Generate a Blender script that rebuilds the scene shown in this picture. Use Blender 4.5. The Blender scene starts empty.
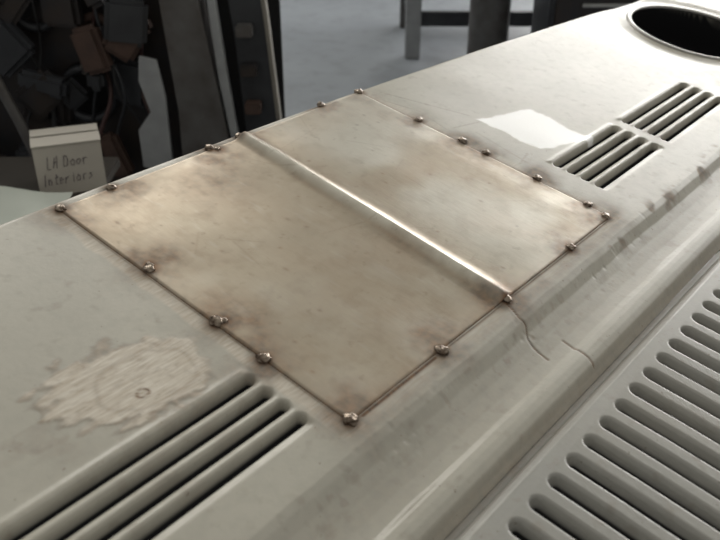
import bpy, bmesh, math, random
import numpy as np
from mathutils import Vector, Matrix, noise as mn
random.seed(4); rng=np.random.RandomState(7)
S=bpy.context.scene
S.view_settings.view_transform='Standard'
COL=bpy.context.collection
ROTZ=math.atan2(-.7735,.633)
TILT=math.radians(10.6)
FLOOR=-.95

# ---------------------------------------------------------------- helpers
def empty(name,loc=(0,0,0),rot=(0,0,0),parent=None):
    o=bpy.data.objects.new(name,None); COL.objects.link(o); o.location=loc; o.rotation_euler=rot
    o.empty_display_size=.05
    if parent: o.parent=parent
    return o
def mesh_obj(name,verts,faces,mat=None,parent=None,smooth=False):
    me=bpy.data.meshes.new(name); me.from_pydata([tuple(v) for v in verts],[],faces); me.update()
    if mat: me.materials.append(mat)
    if smooth:
        for p in me.polygons: p.use_smooth=True
    o=bpy.data.objects.new(name,me); COL.objects.link(o)
    if parent: o.parent=parent
    return o
def from_bm(name,bm,mat,parent=None,smooth=False):
    me=bpy.data.meshes.new(name); bm.to_mesh(me); bm.free()
    if mat: me.materials.append(mat)
    if smooth:
        for p in me.polygons: p.use_smooth=True
    o=bpy.data.objects.new(name,me); COL.objects.link(o)
    if parent: o.parent=parent
    return o
def box(name,c,s,mat,parent=None,rot=(0,0,0),bev=.004):
    bm=bmesh.new(); bmesh.ops.create_cube(bm,size=1)
    bmesh.ops.scale(bm,vec=s,verts=bm.verts)
    if bev: bmesh.ops.bevel(bm,geom=list(bm.edges),offset=min(bev,min(s)*.3),segments=2,affect='EDGES')
    o=from_bm(name,bm,mat,parent); o.location=c; o.rotation_euler=rot
    return o
def tube(name,pts,r,mat,parent=None,res=6,cyclic=False):
    cu=bpy.data.curves.new(name,'CURVE'); cu.dimensions='3D'; cu.bevel_depth=r; cu.bevel_resolution=res//2
    sp=cu.splines.new('NURBS' if len(pts)>3 else 'POLY'); sp.points.add(len(pts)-1)
    for i,p in enumerate(pts): sp.points[i].co=(*p,1)
    sp.use_cyclic_u=cyclic
    if len(pts)>3:
        sp.order_u=3; sp.use_endpoint_u=not cyclic
    cu.use_fill_caps=True; cu.materials.append(mat)
    o=bpy.data.objects.new(name,cu); COL.objects.link(o)
    if parent: o.parent=parent
    return o
def extr(name,outline,depth,mat,parent=None,holes=(),bev=.003):
    cu=bpy.data.curves.new(name,'CURVE'); cu.dimensions='2D'; cu.fill_mode='BOTH'; cu.extrude=depth/2; cu.bevel_depth=bev
    for pts in [outline]+list(holes):
        sp=cu.splines.new('POLY'); sp.points.add(len(pts)-1); sp.use_cyclic_u=True
        for i,p in enumerate(pts): sp.points[i].co=(p[0],p[1],0,1)
    cu.materials.append(mat)
    o=bpy.data.objects.new(name,cu); COL.objects.link(o); o.rotation_euler=(math.pi/2,0,0)
    if parent: o.parent=parent
    return o
def circ(cx,cz,rx,rz=None,n=20):
    rz=rz or rx
    return [(cx+rx*math.cos(a*2*math.pi/n),cz+rz*math.sin(a*2*math.pi/n)) for a in range(n)]
def vnoise(u,v,scale,seed):
    r=np.random.RandomState(seed); N=256; g=r.rand(N,N)
    x=u/scale+97.3; y=v/scale+53.1
    xi=np.floor(x).astype(int); yi=np.floor(y).astype(int); fx=x-xi; fy=y-yi
    fx=fx*fx*(3-2*fx); fy=fy*fy*(3-2*fy)
    a=g[xi%N,yi%N]; b=g[(xi+1)%N,yi%N]; c=g[xi%N,(yi+1)%N]; d=g[(xi+1)%N,(yi+1)%N]
    return (a*(1-fx)+b*fx)*(1-fy)+(c*(1-fx)+d*fx)*fy
def fbm(u,v,scale,seed,o=3):
    s=0;t=0
    for i in range(o):
        s=s+vnoise(u,v,scale/2**i,seed+i)*.5**i; t+=.5**i
    return s/t
def ss(x,a,b):
    t=np.clip((x-a)/(b-a),0,1); return t*t*(3-2*t)
def segd(u,v,pts):
    best=np.full_like(u,9.)
    for (a0,c0),(a1,c1) in zip(pts[:-1],pts[1:]):
        L2=(a1-a0)**2+(c1-c0)**2; tt=np.clip(((u-a0)*(a1-a0)+(v-c0)*(c1-c0))/L2,0,1)
        best=np.minimum(best,np.hypot(u-a0-tt*(a1-a0),v-c0-tt*(c1-c0)))
    return best

# ---------------------------------------------------------------- materials
def M(name,col,rough=.5,metal=0,noise=0,scale=20,col2=None,bump=0,bscale=200,spec=.5):
    m=bpy.data.materials.new(name); m.use_nodes=True; nt=m.node_tree; b=nt.nodes['Principled BSDF']
    b.inputs['Roughness'].default_value=rough; b.inputs['Metallic'].default_value=metal
    b.inputs['Specular IOR Level'].default_value=spec
    c2=col2 or tuple(c*.6 for c in col)
    tc=nt.nodes.new('ShaderNodeTexCoord'); nz=nt.nodes.new('ShaderNodeTexNoise'); nz.inputs['Scale'].default_value=scale
    nz.inputs['Detail'].default_value=6; nt.links.new(tc.outputs['Object'],nz.inputs['Vector'])
    rp=nt.nodes.new('ShaderNodeMapRange'); rp.inputs[1].default_value=.35; rp.inputs[2].default_value=.7; rp.inputs[4].default_value=noise if noise else .25
    nt.links.new(nz.outputs[0],rp.inputs[0])
    mx=nt.nodes.new('ShaderNodeMix'); mx.data_type='RGBA'; mx.inputs[6].default_value=(*col,1); mx.inputs[7].default_value=(*c2,1)
    nt.links.new(rp.outputs[0],mx.inputs[0]); nt.links.new(mx.outputs[2],b.inputs['Base Color'])
    return m
class NB:
    def __init__(s,m): s.nt=m.node_tree; s.n=s.nt.nodes; s.l=s.nt.links
    def mix(s,f,a,b):
        x=s.n.new('ShaderNodeMix'); x.data_type='RGBA'
        for k,v in ((0,f),(6,a),(7,b)):
            if hasattr(v,'links'): s.l.new(v,x.inputs[k])
            elif isinstance(v,(int,float)): x.inputs[k].default_value=v
            else: x.inputs[k].default_value=(*v,1)
        return x.outputs[2]
    def fmix(s,f,a,b):
        x=s.n.new('ShaderNodeMix'); x.data_type='FLOAT'
        for k,v in ((0,f),(2,a),(3,b)):
            if hasattr(v,'links'): s.l.new(v,x.inputs[k])
            else: x.inputs[k].default_value=v
        return x.outputs[0]
    def noise(s,scale,vec,detail=4,lo=.35,hi=.7,omax=1):
        x=s.n.new('ShaderNodeTexNoise'); x.inputs['Scale'].default_value=scale; x.inputs['Detail'].default_value=detail
        s.l.new(vec,x.inputs['Vector'])
        r=s.n.new('ShaderNodeMapRange'); r.inputs[1].default_value=lo; r.inputs[2].default_value=hi; r.inputs[4].default_value=omax
        s.l.new(x.outputs[0],r.inputs[0]); return r.outputs[0]
def surf_material(name,base,base2,metal,rough,isplate):
    """painted / unpainted sheet: attribute 'wear_shade' = (bare_glint, rust_dark, white, hole_dark)"""
    m=bpy.data.materials.new(name); m.use_nodes=True; nb=NB(m); b=nb.n['Principled BSDF']
    at=nb.n.new('ShaderNodeAttribute'); at.attribute_name='wear_shade'
    sp=nb.n.new('ShaderNodeSeparateColor'); nb.l.new(at.outputs['Color'],sp.inputs[0])
    bare_glint,rust_dark,white,hole_dark=sp.outputs[0],sp.outputs[1],sp.outputs[2],at.outputs['Alpha']
    tc=nb.n.new('ShaderNodeTexCoord'); vec=tc.outputs['Object']
    mp=nb.n.new('ShaderNodeMapping'); mp.inputs['Scale'].default_value=(.12,1,1) if not isplate else (1,.25,1); nb.l.new(vec,mp.inputs[0])
    n1=nb.noise(6,vec,6); n2=nb.noise(60,vec,6,.45,.8,.5); n3=nb.noise(350,mp.outputs[0],3,.3,.7)
    c=nb.mix(n1,base,base2)
    c=nb.mix(n2,c,tuple(x*.88 for x in base2))
    if not isplate:
        c=nb.mix(nb.noise(45,vec,9,.58,.72,.32),c,(.20,.16,.12))
        c=nb.mix(nb.noise(4,vec,7,.48,.75,.30),c,(.26,.235,.19))
        c=nb.mix(nb.noise(150,vec,3,.70,.76,.5),c,(.12,.08,.05))
        bc=nb.mix(n3,(.62,.575,.50),(.46,.40,.32)); c=nb.mix(bare_glint,c,bc)
    else:
        c=nb.mix(bare_glint,c,(.64,.62,.55))
        c=nb.mix(nb.noise(30,vec,12,.50,.72,.28),c,(.20,.15,.10))
        c=nb.mix(nb.noise(8,vec,8,.45,.75,.22),c,(.30,.19,.11))
        c=nb.mix(nb.noise(75,vec,10,.62,.74,.30),c,(.13,.09,.06))
        c=nb.mix(nb.noise(90,mp.outputs[0],4,.60,.75,.18),c,(.60,.58,.53))
    rc=nb.mix(nb.noise(120,vec,5,.35,.65),(.17,.082,.036),(.06,.035,.025))
    c=nb.mix(rust_dark,c,rc)
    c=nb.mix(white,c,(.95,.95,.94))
    c=nb.mix(hole_dark,c,(.012,.012,.013))  # darkness inside slots and opening put into colour; the recesses are closed
    nb.l.new(c,b.inputs['Base Color'])
    if isplate: mt=nb.fmix(rust_dark,metal,.25)
    else:
        mt=nb.fmix(bare_glint,metal,.1); mt=nb.fmix(hole_dark,mt,0.0); mt=nb.fmix(white,mt,0.0)
    nb.l.new(mt,b.inputs['Metallic'])
    r=nb.fmix(n2,rough,rough+.12)
    if isplate: r=nb.fmix(bare_glint,r,.27); r=nb.fmix(rust_dark,r,.6)
    else: r=nb.fmix(bare_glint,r,.65); r=nb.fmix(rust_dark,r,.8)
    r=nb.fmix(white,r,.25); r=nb.fmix(hole_dark,r,.95)
    nb.l.new(r,b.inputs['Roughness'])
    sl=nb.fmix(rust_dark,.5,.15); sl=nb.fmix(hole_dark,sl,0.0); nb.l.new(sl,b.inputs['Specular IOR Level'])
    bp=nb.n.new('ShaderNodeBump'); bp.inputs['Strength'].default_value=.3; bp.inputs['Distance'].default_value=.0006
    hh=nb.n.new('ShaderNodeTexNoise'); hh.inputs['Scale'].default_value=160; hh.inputs['Detail'].default_value=5
    nb.l.new(mp.outputs[0] if isplate else vec,hh.inputs['Vector']); nb.l.new(hh.outputs[0],bp.inputs['Height']); nb.l.new(bp.outputs[0],b.inputs['Normal'])
    return m
paint=surf_material('grey_primer',(.43,.41,.35),(.375,.358,.305),0.0,.36,False)
lidpaint=surf_material('lid_primer',(.325,.318,.29),(.29,.284,.26),0.0,.34,False)
plate=surf_material('bare_sheet_steel',(.41,.355,.275),(.335,.285,.215),.72,.34,True)
black=M('black_void',(.01,.01,.011),.9)
weldm=M('weld_metal',(.30,.25,.20),.30,.85,1,150,(.05,.028,.018))
rimm=M('rim_metal',(.30,.29,.27),.35,.3)
chrome=M('chrome_fitting',(.5,.5,.48),.3,.6)
dark=M('dark_rusty_steel',(.026,.026,.03),.5,.4,.8,9,(.045,.032,.024))
dark2=M('dark_blue_grey',(.045,.048,.054),.5,.3,.6,10,(.02,.02,.024))
midgrey=M('worn_grey_paint',(.115,.112,.11),.45,.2,.7,14,(.055,.045,.04))
lightgrey=M('light_grey_paint',(.30,.31,.32),.5,0,.4,20)
brown=M('brown_rust',(.07,.04,.03),.7,.1,.6,25,(.035,.022,.018))
edgegrey=M('door_edge_paint',(.20,.185,.16),.5,0,.5,12)
card=M('white_card',(.47,.44,.39),.8,0,.3,15,(.40,.37,.33))
paper=M('paper',(.52,.55,.50),.85,0,.3,8,(.42,.46,.41))
ink=M('marker_ink',(.13,.11,.13),.7)
wood=M('dark_plywood',(.05,.043,.037),.7,0,.6,8)
rubber=M('rubber',(.02,.02,.022),.7)
wire=M('wire_red_brown',(.06,.03,.028),.5)

# ---------------------------------------------------------------- car (deck frame: x=u across car, y=-v toward rear, z=out of panel)
car=empty('car_body',rot=(TILT,0,0))
WELDS=[(.003,.003),(.078,.0),(.245,-.003),(.252,.006),(.303,-.004),(.478,-.003),(.567,.001),(.571,.121),(.574,.206),(.573,.250),(.573,.340),(.569,.427),(.563,.458),
       (.450,.463),(.286,.465),(.152,.465),(.002,.462),(.000,.347),(.003,.275),(.010,.279),(.007,.161),(.012,.155)]
RC=(1.475,.235,.152)
def louvers(u,v,w,hole_dark,pairs,vs,half=.0046):
    for (u0,u1) in pairs:
        for vc in vs:
            du=np.maximum(np.maximum(u0-u,u-u1),0)
            t=v-vc
            d=np.sqrt(du**2+t**2)
            m=1-ss(d,half-.0005,half+.0035)
            w-=.012*m
            lip=np.exp(-((t+.0115)/.0045)**2)*(1-ss(du,0,.010))
            w+=.0020*lip
            w-=.0030*np.exp(-((t-.0080)/.005)**2)*(1-ss(du,0,.008))
            hole_dark[:]=np.maximum(hole_dark,1-ss(d,half-.0012,half+.0014))
CR1=[(.281,.468),(.272,.490),(.274,.501),(.263,.513),(.258,.530),(.256,.545)]
CR2=[(.300,.540),(.297,.552),(.292,.568),(.290,.586)]
def blob(u,v):
    n=fbm(u,v,.03,11); n2=fbm(u,v,.012,21)
    ur=u+.115; vr=v-.282
    q=np.sqrt((ur/.083)**2+((vr-.1*ur)/.056)**2)+.45*(n-.5)+.34*(n2-.5)+.10*np.sin(v*330+5*n)*(ur<-.02)
    return q,1-ss(q,.88,1.0),ur,vr
def deck_fields(u,v,t):
    w=np.zeros_like(u); hole_dark=np.zeros_like(u)
    w+=.0018*(fbm(u,v,.16,3,2)-.5)
    prof_v=[-1,.480,.489,.497,.508,.522,.540,.556,.563,.570,.577,.584,.590,.596,.604,.609,.616,.630,.70,1.1]
    prof_w=[0,0,-.0005,-.004,-.0130,-.0185,-.0200,-.0185,-.0150,-.0140,-.0150,-.0180,-.027,-.032,-.030,-.018,-.0125,-.011,-.0105,-.016]
    w+=np.interp(v+.005*(fbm(u,v*0,.10,77,3)-.5)*(v<.56),prof_v,prof_w)
    _,b,_,_=blob(u,v); w+=b*(.0004+.0007*fbm(u*.3,v,.006,91,2))
    w-=.0006*ss(fbm(u,v,.010,95,2),.70,.84)*np.exp(-((v-.505)/.02)**2)*ss(fbm(u,v,.07,96,2),.45,.65)
    for c in (CR1,CR2): w-=.0008*np.exp(-(segd(u,v,c)/.0012)**2)
    r=.009; tt=np.clip(-.008-t,0,r)
    w-=r-np.sqrt(np.maximum(r*r-tt*tt,0)); w-=np.where(t<-.0172,(-.0172-t)*12,0)
    louvers(u,v,w,hole_dark,[(-.300,-.030)],[.357,.381,.404,.427],.0040)
    louvers(u,v,w,hole_dark,[(.640,.845),(.885,1.15)],[.338,.362,.386,.410],.0040)
    d=np.hypot(u-RC[0],v-RC[1]); w-=.09*(1-ss(d,RC[2]-.02,RC[2])); w-=.004*np.exp(-((d-RC[2]-.03)/.02)**2)
    hole_dark=np.maximum(hole_dark,1-ss(d,RC[2]-.003,RC[2]+.002))  # inner wall of the opening painted dark as well
    SLOT0,SLP=.026,.0365
    k=np.round((u-SLOT0)/SLP); s=u-(SLOT0+k*SLP)
    valid=(k>=-8)&(k<=36)
    dv=np.maximum(np.maximum(.643-v,v-.83),0)
    ds=np.sqrt(s*s+dv*dv); m=(1-ss(ds,.0056,.0110))*valid
    w-=.013*m; hole_dark=np.maximum(hole_dark,(1-ss(ds,.0050,.0076))*valid)
    return w,hole_dark
def wear_fields(u,v):
    n=fbm(u,v,.03,11); n2=fbm(u,v,.012,21); n3=fbm(u,v,.08,31)
    bare_glint=np.zeros_like(u); rust_dark=np.zeros_like(u); white=np.zeros_like(u)
    ins=(v>-.01)&(v<.475)
    x=-u; bare_glint=np.maximum(bare_glint,.8*(1-ss(x+.012*(n-.5),.014,.020))*(u<.01)*ins)
    x=u-.568; bare_glint=np.maximum(bare_glint,.5*(1-ss(x+.02*(n-.5),.008,.02))*(u>.5)*ins)
    x=v-.463; bare_glint=np.maximum(bare_glint,.4*(1-ss(x+.02*(n-.5),.006,.018))*(v>.4)*(u>-.02)*(u<.585))
    q,b,ur,vr=blob(u,v); bare_glint=np.maximum(bare_glint,.9*b)
    rim=ss(q,.82,.93)*(1-ss(q,.97,1.10)); rust_dark=np.maximum(rust_dark,.36*rim*(n3+.3))
    rust_dark=np.maximum(rust_dark,.26*np.exp(-((q-1.25)/.3)**2)*ss(n3,.35,.7)*(vr>-.01))
    fib=np.exp(-((fbm(u*.25,v,.006,55,2)-.5)/.05)**2); rust_dark=np.maximum(rust_dark,.20*fib*b)
    q2=np.sqrt(((ur-.012)/.05)**2+((vr-.008)/.036)**2)+.4*(n-.5); rust_dark=np.maximum(rust_dark,.22*np.exp(-((q2-1)/.07)**2))
    rr=np.hypot((u+.118)*.8,v-.305)*(1+.25*(n2-.5)); rust_dark=np.maximum(rust_dark,.9*np.exp(-((rr-.0050)/.0011)**2))
    g=np.exp(-((u+.02)/.07)**2-((v-.342)/.024)**2)*(u<-.01); rust_dark=np.maximum(rust_dark,.32*g*(n+.4))
    for (a,c) in WELDS:
        d=np.hypot(u-a,v-c); rust_dark=np.maximum(rust_dark,.95*np.exp(-(d/.0155)**2)); rust_dark=np.maximum(rust_dark,np.clip(.9*np.exp(-(d/.036)**2)*(2.2*n*n3),0,.6))
    big=10
    wl=.0010+.0016*(u>.015)*(u<.14)
    for dist,k in ((np.abs(u+.001)+big*((v<0)|(v>.463)),.0010),(np.abs(u-.570)+big*((v<0)|(v>.463)),.0010),(np.abs(v-.466)+big*((u<.01)|(u>.57)),wl)):
        rust_dark=np.maximum(rust_dark,.98*np.exp(-(dist/k)**2)); rust_dark=np.maximum(rust_dark,.28*np.exp(-(dist/.014)**2)*n*1.6)
    g=np.exp(-((v-.478)/.012)**2)*(u>.0)*(u<.58); rust_dark=np.maximum(rust_dark,.42*g*(n+.3))
    g=ss(n2+.3*n,.80,.92)*np.exp(-((v-.515)/.03)**2); rust_dark=np.maximum(rust_dark,.25*g)
    g=ss(n,.56,.70)*np.exp(-((v-.495)/.016)**2)*(u>.50); rust_dark=np.maximum(rust_dark,.6*g)
    rust_dark=np.maximum(rust_dark,.13*np.exp(-((v-.53)/.03)**2)*(n3+.4))
    g=ss(n,.5,.72)*np.exp(-((v-.385)/.05)**2)*((u<-.03)|(u>.62)); rust_dark=np.maximum(rust_dark,.16*g)
    rust_dark=np.maximum(rust_dark,.25*np.exp(-((v-.594)/.010)**2))
    for c in (CR1,CR2): rust_dark=np.maximum(rust_dark,.98*np.exp(-(segd(u,v,c)/.0013)**2))
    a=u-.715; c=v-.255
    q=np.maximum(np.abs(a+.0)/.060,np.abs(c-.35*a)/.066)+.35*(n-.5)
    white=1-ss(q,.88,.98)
    for pts in ([(.60,.02),(.66,.16)],[(.62,.20),(.60,.33)],[(.60,.17),(.68,.19)],[(.59,.30),(.63,.29)],[(.575,.03),(.60,.10),(.58,.2)]):
        rust_dark=np.maximum(rust_dark,.30*np.exp(-(segd(u,v,pts)/.0014)**2))
    return bare_glint,rust_dark,white
def grid_panel(name,us,ts,mat,parent,curved):
    U,T=np.meshgrid(us,ts,indexing='ij')
    V=T+ (.029*np.maximum(U,0)**2*np.clip(1-T/.25,0,1.0) if curved else 0)
    w,hole_dark=deck_fields(U,V,T if curved else np.full_like(T,1.0))
    bare_glint,rust_dark,white=wear_fields(U,V)
    return grid_mesh(name,U,V,w,np.stack([bare_glint,rust_dark,white,hole_dark],-1),mat,parent)
def grid_mesh(name,U,V,w,wear_shade,mat,parent):
    nu,nv=U.shape; co=np.stack([U,-V,w],-1).reshape(-1,3).astype(np.float32)
    idx=np.arange(nu*nv).reshape(nu,nv)
    q=np.stack([idx[:-1,:-1],idx[:-1,1:],idx[1:,1:],idx[1:,:-1]],-1).reshape(-1,4)
    me=bpy.data.meshes.new(name); me.vertices.add(len(co)); me.vertices.foreach_set('co',co.ravel())
    me.loops.add(q.size); me.loops.foreach_set('vertex_index',q.ravel().astype(np.int32))
    me.polygons.add(len(q)); me.polygons.foreach_set('loop_start',np.arange(0,q.size,4,dtype=np.int32))
    try: me.polygons.foreach_set('loop_total',np.full(len(q),4,dtype=np.int32))
    except Exception: pass
    me.update(calc_edges=True); me.validate()
    a=me.attributes.new('wear_shade','FLOAT_COLOR','POINT'); a.data.foreach_set('color',np.clip(wear_shade,0,1).reshape(-1).astype(np.float32))
    me.polygons.foreach_set('use_smooth',np.ones(len(me.polygons),dtype=bool))
    me.materials.append(mat)
    o=bpy.data.objects.new(name,me); COL.objects.link(o); o.parent=parent
    return o
us=np.concatenate([np.arange(-.75,-.36,.01),np.arange(-.36,.66,.0018),np.arange(.66,1.2,.0028),np.arange(1.2,2.0,.005)])
ts=np.concatenate([[-.06,-.03],np.arange(-.0175,.32,.0024),np.arange(.32,.5975,.0015)])
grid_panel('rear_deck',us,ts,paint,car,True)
ts2=np.concatenate([np.arange(.5965,.86,.0015),np.arange(.86,1.25,.02)])
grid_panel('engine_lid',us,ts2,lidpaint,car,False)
def quad(name,vs,mat): return mesh_obj(name,vs,[(0,1,2,3)],mat,car)
body_v=[(-.745,.045,-.45),(1.99,.0,-.45),(1.99,-1.22,-.05),(-.745,-1.22,-.05),(-.78,.05,-.85),(2.02,.05,-.85),(2.02,-1.30,-.62),(-.78,-1.30,-.62)]
mesh_obj('lower_body',body_v,[(0,1,5,4),(1,2,6,5),(2,3,7,6),(3,0,4,7)],lidpaint,car)
quad('side_left',[(-.75,.02,-.03),(-.75,-1.23,-.03),(-.745,-1.22,-.05),(-.745,.045,-.45)],paint)
quad('side_right',[(1.99,-.10,-.03),(1.99,-1.23,-.03),(1.99,-1.22,-.05),(1.99,.0,-.45)],paint)
quad('front_bulkhead',[(-.745,.0,-.05),(1.99,-.12,-.05),(1.99,.0,-.45),(-.745,.045,-.45)],dark)
bm=bmesh.new(); R=64; r=12
rows=[]
for i in range(R):
    a=2*math.pi*i/R; row=[]
    for j in range(r):
        b=2*math.pi*j/r; rad=RC[2]+.006*math.cos(b)
        row.append(bm.verts.new((RC[0]+rad*math.cos(a),-RC[1]+rad*math.sin(a),-.001+.004*math.sin(b))))
    rows.append(row)
for i in range(R):
    for j in range(r): bm.faces.new((rows[i][j],rows[(i+1)%R][j],rows[(i+1)%R][(j+1)%r],rows[i][(j+1)%r]))
from_bm('opening_rim',bm,rimm,car,True)

# ---------------------------------------------------------------- welded patch plate
pe=empty('sheet_metal_patch',rot=(TILT,0,0),parent=None)
pu=np.linspace(0,.568,400); pv=np.linspace(0,.463,240)
PU,PV=np.meshgrid(pu,pv,indexing='ij')
ub=.306-.020*PV/.463
xd=(PU-ub)
bead=.0085*np.exp(-(np.abs(xd)/.0105)**2)
edge=np.minimum(np.minimum(PU,.568-PU),np.minimum(PV,.463-PV))
pw=.0024+bead*(1-ss(PV,.45,.475)*.6)+.0035*(fbm(PU,PV,.14,41,2)-.5)*ss(edge,0,.05)
pw-=.0022*(1-ss(edge,0,.0022))
n=fbm(PU,PV,.05,51); n2=fbm(PU,PV,.11,61); n4=fbm(PU,PV,.018,71)
rust_dark=np.zeros_like(PU)
for (a,c) in WELDS:
    d=np.hypot(PU-a,PV-c); rust_dark=np.maximum(rust_dark,.97*np.exp(-(d/.0155)**2)); rust_dark=np.maximum(rust_dark,np.clip(np.exp(-(d/.040)**2)*(2.4*n*n4),0,.6))
rust_dark=np.maximum(rust_dark,.12*ss(n,.52,.75)); rust_dark=np.maximum(rust_dark,.9*(1-ss(edge,0,.0020)))
rust_dark=np.maximum(rust_dark,.40*np.exp(-(edge/.013)**2)*(n+.1))
rust_dark=np.maximum(rust_dark,.50*np.exp(-((PU-.2)/.06)**2-((PV-.07)/.05)**2)*n4)
rust_dark=np.maximum(rust_dark,.34*np.exp(-((np.abs(xd)-.016)/.005)**2)*(n+.2))  # darker band along both feet of the bead
for i in range(46):
    a,c=rng.rand()*.56,rng.rand()*.45; d=np.hypot((PU-a),(PV-c)*(.4+rng.rand())); rust_dark=np.maximum(rust_dark,.5*np.exp(-(d/(.0012+.002*rng.rand()))**2))
for i in range(14):
    a,c=rng.rand()*.5,rng.rand()*.4; an=rng.rand()*6.28; L=.03+.06*rng.rand()
    rust_dark=np.maximum(rust_dark,.22*np.exp(-(segd(PU,PV,[(a,c),(a+L*math.cos(an),c+L*math.sin(an))])/.0012)**2))
bare_glint=.75*ss(xd+.04*(n-.5),.0,.10)*ss(n2,.2,.55)+.9*np.exp(-(xd/.010)**2)  # paler right of the bead; crest highlight put into the colour
bare_glint=np.maximum(bare_glint,.25*ss(n2,.55,.8))
grid_mesh('plate',PU,PV,pw,np.stack([bare_glint,rust_dark,np.zeros_like(PU),np.zeros_like(PU)],-1),plate,pe)
bm=bmesh.new()
for i,(a,c) in enumerate(WELDS):
    rad=.0056+.0018*random.random()
    if i in (3,19,21): rad*=.65
    g=bmesh.ops.create_icosphere(bm,subdivisions=3,radius=1)
    for v in g['verts']:
        k=1+.5*(mn.noise(v.co*1.8+Vector((i*7,0,0))))
        v.co=Vector((a+v.co.x*rad*k,-c+v.co.y*rad*k,.0026+v.co.z*rad*.55*k))
from_bm('weld_tacks',bm,weldm,pe,True)

# ---------------------------------------------------------------- workshop background
CAM=Vector((-.4860,-.8655,.4479)); F=Vector((.774,.633,0)); Rr=Vector((.633,-.774,0))
def at(D,s,z): 
    p=CAM+F*D+Rr*s; return (p.x,p.y,z)
def grp(name,D,s,z=FLOOR): return empty(name,at(D,s,z),(0,0,ROTZ))

fm=bpy.data.materials.new('concrete'); fm.use_nodes=True; nb=NB(fm); b=nb.n['Principled BSDF']
tc=nb.n.new('ShaderNodeTexCoord'); c=nb.mix(nb.noise(1.2,tc.outputs['Object'],8,.3,.7),(.22,.24,.265),(.15,.165,.185)); c=nb.mix(nb.noise(12,tc.outputs['Object'],8,.5,.8,.5),c,(.09,.095,.10))
nb.l.new(c,b.inputs['Base Color']); b.inputs['Roughness'].default_value=.4
box('floor',(3,2,FLOOR-.05),(14,12,.1),fm,bev=0)
wall=M('painted_block_wall',(.45,.45,.43),.8,0,.4,3)
wf=M('window_frame_paint',(.3,.3,.3),.5)
pane=bpy.data.materials.new('daylit_pane'); pane.use_nodes=True; b=pane.node_tree.nodes['Principled BSDF']
b.inputs['Base Color'].default_value=(.8,.85,.9,1); b.inputs['Emission Color'].default_value=(1,.98,.95,1); b.inputs['Emission Strength'].default_value=11
box('wall_right_low',(8.05,2,(FLOOR+.8)/2),(.1,12,.8-FLOOR),wall,bev=0)
box('wall_right_top',(8.05,2,3.65),(.1,12,.7),wall,bev=0)
box('wall_right_pier_a',(8.05,-3.25,2.05),(.1,1.5,2.5),wall,bev=0)
box('wall_right_pier_b',(8.05,6.0,2.05),(.1,4,2.5),wall,bev=0)
box('wall_back',(3,8.05,(FLOOR+4)/2),(14,.1,4-FLOOR),wall,bev=0)
win=empty('window_1',(8.05,.75,2.05))
box('pane',(0.02,0,0),(.02,6.5,2.5),pane,win,bev=0)
for i in range(7): box('mullion_%d'%i,(-.03,-3.25+i*6.5/6,0),(.06,.07,2.5),wf,win)
for i in range(3): box('rail_%d'%i,(-.03,0,-1.25+i*1.25),(.06,6.5,.07),wf,win)

# wrecked car shell, left (local x = right, y = away, z = up)
wk=grp('stripped_car_shell',2.6,-.57)
extr('pillar',[(.0,.0),(.15,.0),(.17,.25),(.14,.5),(.10,.8),(.07,1.2),(-.03,1.2),(-.01,.8),(.01,.5)],.10,midgrey,wk)
extr('pillar_flange',[(.17,.0),(.182,.0),(.192,.3),(.162,.6),(.112,1.2),(.10,1.2),(.14,.6),(.178,.3)],.03,lightgrey,wk).location=(0,-.02,0)
o=extr('rear_pillar',[(.20,0),(.31,0),(.31,.35),(.28,.75),(.24,1.2),(.14,1.2),(.19,.7),(.21,.3)],.08,dark2,wk); o.location=(0,.06,0)
o=extr('rear_pillar_edge',[(.31,0),(.32,0),(.32,.35),(.29,.75),(.25,1.2),(.243,1.2),(.283,.75),(.313,.35)],.05,edgegrey,wk); o.location=(0,.04,0)
for k,zc in enumerate((.36,.50,.62,.74)):
    box('latch_%d'%k,(.235-.05*(zc-.5),-.01,zc),(.05,.05,.035),[edgegrey,brown,dark,midgrey][k],wk)
o=extr('inner_panel',[(-.95,.05),(.06,.05),(.02,.55),(-.03,1.2),(-.98,1.2)],.02,dark,wk,holes=[circ(-.30,.52,.10),circ(-.52,.78,.08,.05),circ(-.16,.9,.05,.09),circ(-.75,.6,.1)]); o.location=(0,.10,0)
o=extr('hinge_plate',[(-.12,.32),(-.03,.30),(-.03,.55),(-.045,.66),(-.09,.67),(-.10,.60),(-.075,.5),(-.12,.44)],.012,lightgrey,wk); o.location=(0,-.05,0)
box('backing',(-.40,.35,.6),(1.4,.03,1.2),black,wk)
for i,(x,z,rr) in enumerate([(-.30,.52,.085),(-.42,.80,.07),(-.24,.72,.05)]):
    tube('hub_ring_%d'%i,[(x+rr*math.cos(a*math.pi/6),.06-.01*i,z+rr*math.sin(a*math.pi/6)) for a in range(12)],.014,[dark2,dark2,brown][i],wk,cyclic=True)
for i in range(8):
    x=-.80+.7*random.random(); pts=[]
    for k in range(7):
        pts.append((x,-.02+.08*random.random(),1.1-.14*k)); x+=random.uniform(-.08,.09)
    tube('cable_%d'%i,pts,.003+.005*random.random(),[rubber,dark2,wire,rubber][i%4],wk)
for i in range(50):
    box('part_%d'%i,(-.90+.80*random.random(),-.04+.10*random.random(),.28+.75*random.random()),(.05+.11*random.random(),.05,.04+.13*random.random()),[dark2,dark,brown,dark2,midgrey,dark][i%6],wk,rot=(0,random.uniform(-.7,.7),random.uniform(-.4,.4)),bev=.014)
tube('grab_tube',[(-.62,-.12,1.1),(-.57,-.12,.85),(-.50,-.12,.6),(-.44,-.12,.42),(-.40,-.12,.2)],.016,midgrey,wk)
box('sill',(-.2,.0,.06),(1.2,.16,.12),dark2,wk)

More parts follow.
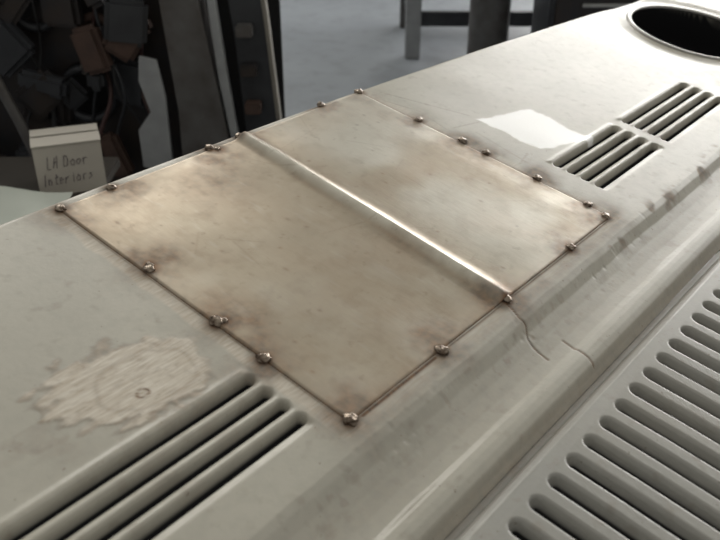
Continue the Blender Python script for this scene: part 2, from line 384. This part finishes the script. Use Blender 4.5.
# low bench carrying box and paper
lb=grp('low_bench',2.0,-1.04)
box('top',(0,0,.455),(.72,.52,.03),wood,lb)
for i,(a,b_) in enumerate([(-.31,-.2),(.31,-.2),(-.31,.2),(.31,.2)]): box('leg_%d'%i,(a,b_,.22),(.045,.045,.44),wood,lb)
cb=grp('cardboard_box',2.07,-.755,FLOOR+.471); cb.rotation_euler[2]=ROTZ+.34
for nm,c_,s_ in [('front',(0,-.06,.066),(.165,.003,.132)),('back',(0,.06,.066),(.165,.003,.132)),('side_a',(-.081,0,.066),(.003,.12,.132)),('side_b',(.081,0,.066),(.003,.12,.132)),('base',(0,0,.003),(.165,.12,.003))]:
    box(nm,c_,s_,card,cb,bev=.0005)
box('flap_front',(0,-.04,.138),(.168,.05,.003),card,cb,rot=(.12,0,0),bev=.0005); box('flap_back',(0,.034,.136),(.168,.06,.003),card,cb,rot=(-.06,0,0),bev=.0005)
GL={'L':[[(0,1.5),(.02,.02),(.55,.0)]],'H':[[(0,1.4),(.02,0)],[(.5,1.5),(.52,0)],[(0,.7),(.55,.75)]],'D':[[(.02,1.4),(.05,0),(.5,.2),(.6,.8),(.35,1.3),(0,1.4)]],
 'o':[[(.3,.8),(.02,.5),(.1,.05),(.45,.1),(.5,.6),(.28,.8)]],'r':[[(.05,.8),(.08,0)],[(.07,.5),(.25,.78),(.5,.75)]],'I':[[(.2,1.4),(.22,0)]],
 'n':[[(.05,.8),(.06,0)],[(.06,.5),(.3,.8),(.45,.6),(.47,0)]],'t':[[(.25,1.3),(.25,.1),(.45,.02)],[(0,.9),(.5,.95)]],'e':[[(.05,.4),(.5,.5),(.35,.8),(.08,.6),(.1,.1),(.5,.08)]],
 'i':[[(.2,.8),(.22,0)],[(.2,1.1),(.22,1.15)]],'s':[[(.5,.75),(.1,.7),(.4,.35),(.05,0)]]}
cu=bpy.data.curves.new('handwriting','CURVE'); cu.dimensions='3D'; cu.bevel_depth=.0009; cu.materials.append(ink)
for txt,x0,z0,sc in (('LH Door',-.055,.072,.021),('Interiors',-.070,.028,.021)):
    x=x0
    for ch in txt:
        if ch==' ': x+=.010; continue
        for st in GL[ch]:
            sp=cu.splines.new('POLY'); sp.points.add(len(st)-1)
            for i,(a,b_) in enumerate(st):
                b2=b_*sc; sp.points[i].co=(x+a*sc*.8+b2*.15+random.uniform(-.0016,.0016),0,z0+b2+(x-x0)*.06+random.uniform(-.0016,.0016),1)
        x+=(.0155 if ch not in 'Iti' else .011)
o=bpy.data.objects.new('handwriting',cu); COL.objects.link(o); o.parent=cb; o.location=(0,-.0625,0)
ps=grp('paper_sheet',1.86,-.93,FLOOR+.4725)
pv_=[];pf=[]
for i in range(13):
    for j in range(9):
        a,b_=i/12-.5,j/8-.5
        pv_.append((a*.42,b_*.20,.004+.010*math.sin(a*5+b_*3)**2+.05*max(0,b_+.1)))
for i in range(12):
    for j in range(8): k=i*9+j; pf.append((k,k+9,k+10,k+1))
mesh_obj('sheet',pv_,pf,paper,ps,True).rotation_euler=(0,0,-.15)

# bench with legs, right background
wb=grp('workbench',5.3,.95)
for i,(a,b_) in enumerate([(-.65,-.40),(.65,-.40),(-.65,.3),(.65,.3)]): box('leg_%d'%i,(a,b_,.42),(.085,.085,.84),lightgrey if i==0 else midgrey,wb)
box('top',(0,-.05,.87),(1.5,.9,.06),wood,wb); box('stretcher_front',(0,-.40,.22),(1.25,.05,.08),dark2,wb); box('stretcher_back',(0,.3,.22),(1.25,.05,.08),dark2,wb)
box('stretcher_side',(-.65,-.05,.22),(.05,.66,.08),dark2,wb)
def lathe(name,prof,mat,parent,n=28):
    vs=[];fs=[]
    for (r_,z) in prof:
        for i in range(n): vs.append((r_*math.cos(2*math.pi*i/n),r_*math.sin(2*math.pi*i/n),z))
    for k in range(len(prof)-1):
        for i in range(n): fs.append((k*n+i,k*n+(i+1)%n,(k+1)*n+(i+1)%n,(k+1)*n+i))
    return mesh_obj(name,vs,fs,mat,parent,True)
gc=grp('gas_cylinder',4.3,.64)
lathe('shell',[(.001,0),(.085,0),(.10,.02),(.10,1.15),(.09,1.25),(.05,1.31),(.035,1.33),(.035,1.38),(.001,1.38)],midgrey,gc)
lathe('valve',[(.001,1.38),(.02,1.38),(.02,1.44),(.03,1.45),(.03,1.47),(.001,1.47)],chrome,gc)
tb=grp('tool_cabinet',4.2,1.16)
box('carcass',(0,0,.47),(.58,.40,.78),dark2,tb,bev=.01)
for k in range(5): box('drawer_%d'%k,(0,-.205,.17+k*.15),(.53,.02,.13),[dark,brown,dark,brown,dark][k],tb); box('handle_%d'%k,(0,-.222,.20+k*.15),(.30,.02,.015),chrome,tb)
for k,(a,b_) in enumerate([(-.24,-.15),(.24,-.15),(-.24,.15),(.24,.15)]):
    o=lathe('castor_%d'%k,[(.001,-.015),(.04,-.015),(.04,.015),(.001,.015)],rubber,tb,16); o.location=(a,b_,.04); o.rotation_euler=(0,math.pi/2,0)

# ---------------------------------------------------------------- light
w=bpy.data.worlds.new('World'); S.world=w; w.use_nodes=True
wn=w.node_tree; bg=wn.nodes['Background']
tc=wn.nodes.new('ShaderNodeTexCoord'); sx=wn.nodes.new('ShaderNodeSeparateXYZ'); wn.links.new(tc.outputs['Generated'],sx.inputs[0])
mr=wn.nodes.new('ShaderNodeMapRange'); mr.inputs[1].default_value=-.2; mr.inputs[2].default_value=.9; wn.links.new(sx.outputs[2],mr.inputs[0])
mx=wn.nodes.new('ShaderNodeMix'); mx.data_type='RGBA'; mx.inputs[6].default_value=(.30,.295,.29,1); mx.inputs[7].default_value=(.53,.52,.475,1)
wn.links.new(mr.outputs[0],mx.inputs[0]); wn.links.new(mx.outputs[2],bg.inputs[0]); bg.inputs[1].default_value=1.0
def area(name,loc,target,size,en,col=(1,1,1)):
    l=bpy.data.lights.new(name,'AREA'); l.shape='RECTANGLE'; l.size=size[0]; l.size_y=size[1]; l.energy=en; l.color=col
    o=bpy.data.objects.new(name,l); COL.objects.link(o); o.location=loc
    o.rotation_euler=(Vector(target)-Vector(loc)).to_track_quat('-Z','Y').to_euler(); return o
area('added_warm_area',(3.2,4.5,3.0),(.5,0,0),(3,1.6),130,(1,.97,.90))  # added unseen warm area light to brighten the plate, no door modelled

# ---------------------------------------------------------------- camera
cd=bpy.data.cameras.new('camera'); cd.sensor_width=36; cd.lens=857/720*36; cd.clip_start=.02
cd.dof.use_dof=True; cd.dof.focus_distance=1.15; cd.dof.aperture_fstop=7
co=bpy.data.objects.new('camera',cd); COL.objects.link(co)
X=Vector((.633,-.7735,0)).normalized(); Bk=Vector((-.671,-.5488,.498)).normalized(); Yc=Bk.cross(X).normalized(); X=Yc.cross(Bk)
m=Matrix((X,Yc,Bk)).transposed().to_4x4(); m.translation=CAM; co.matrix_world=m
S.camera=co
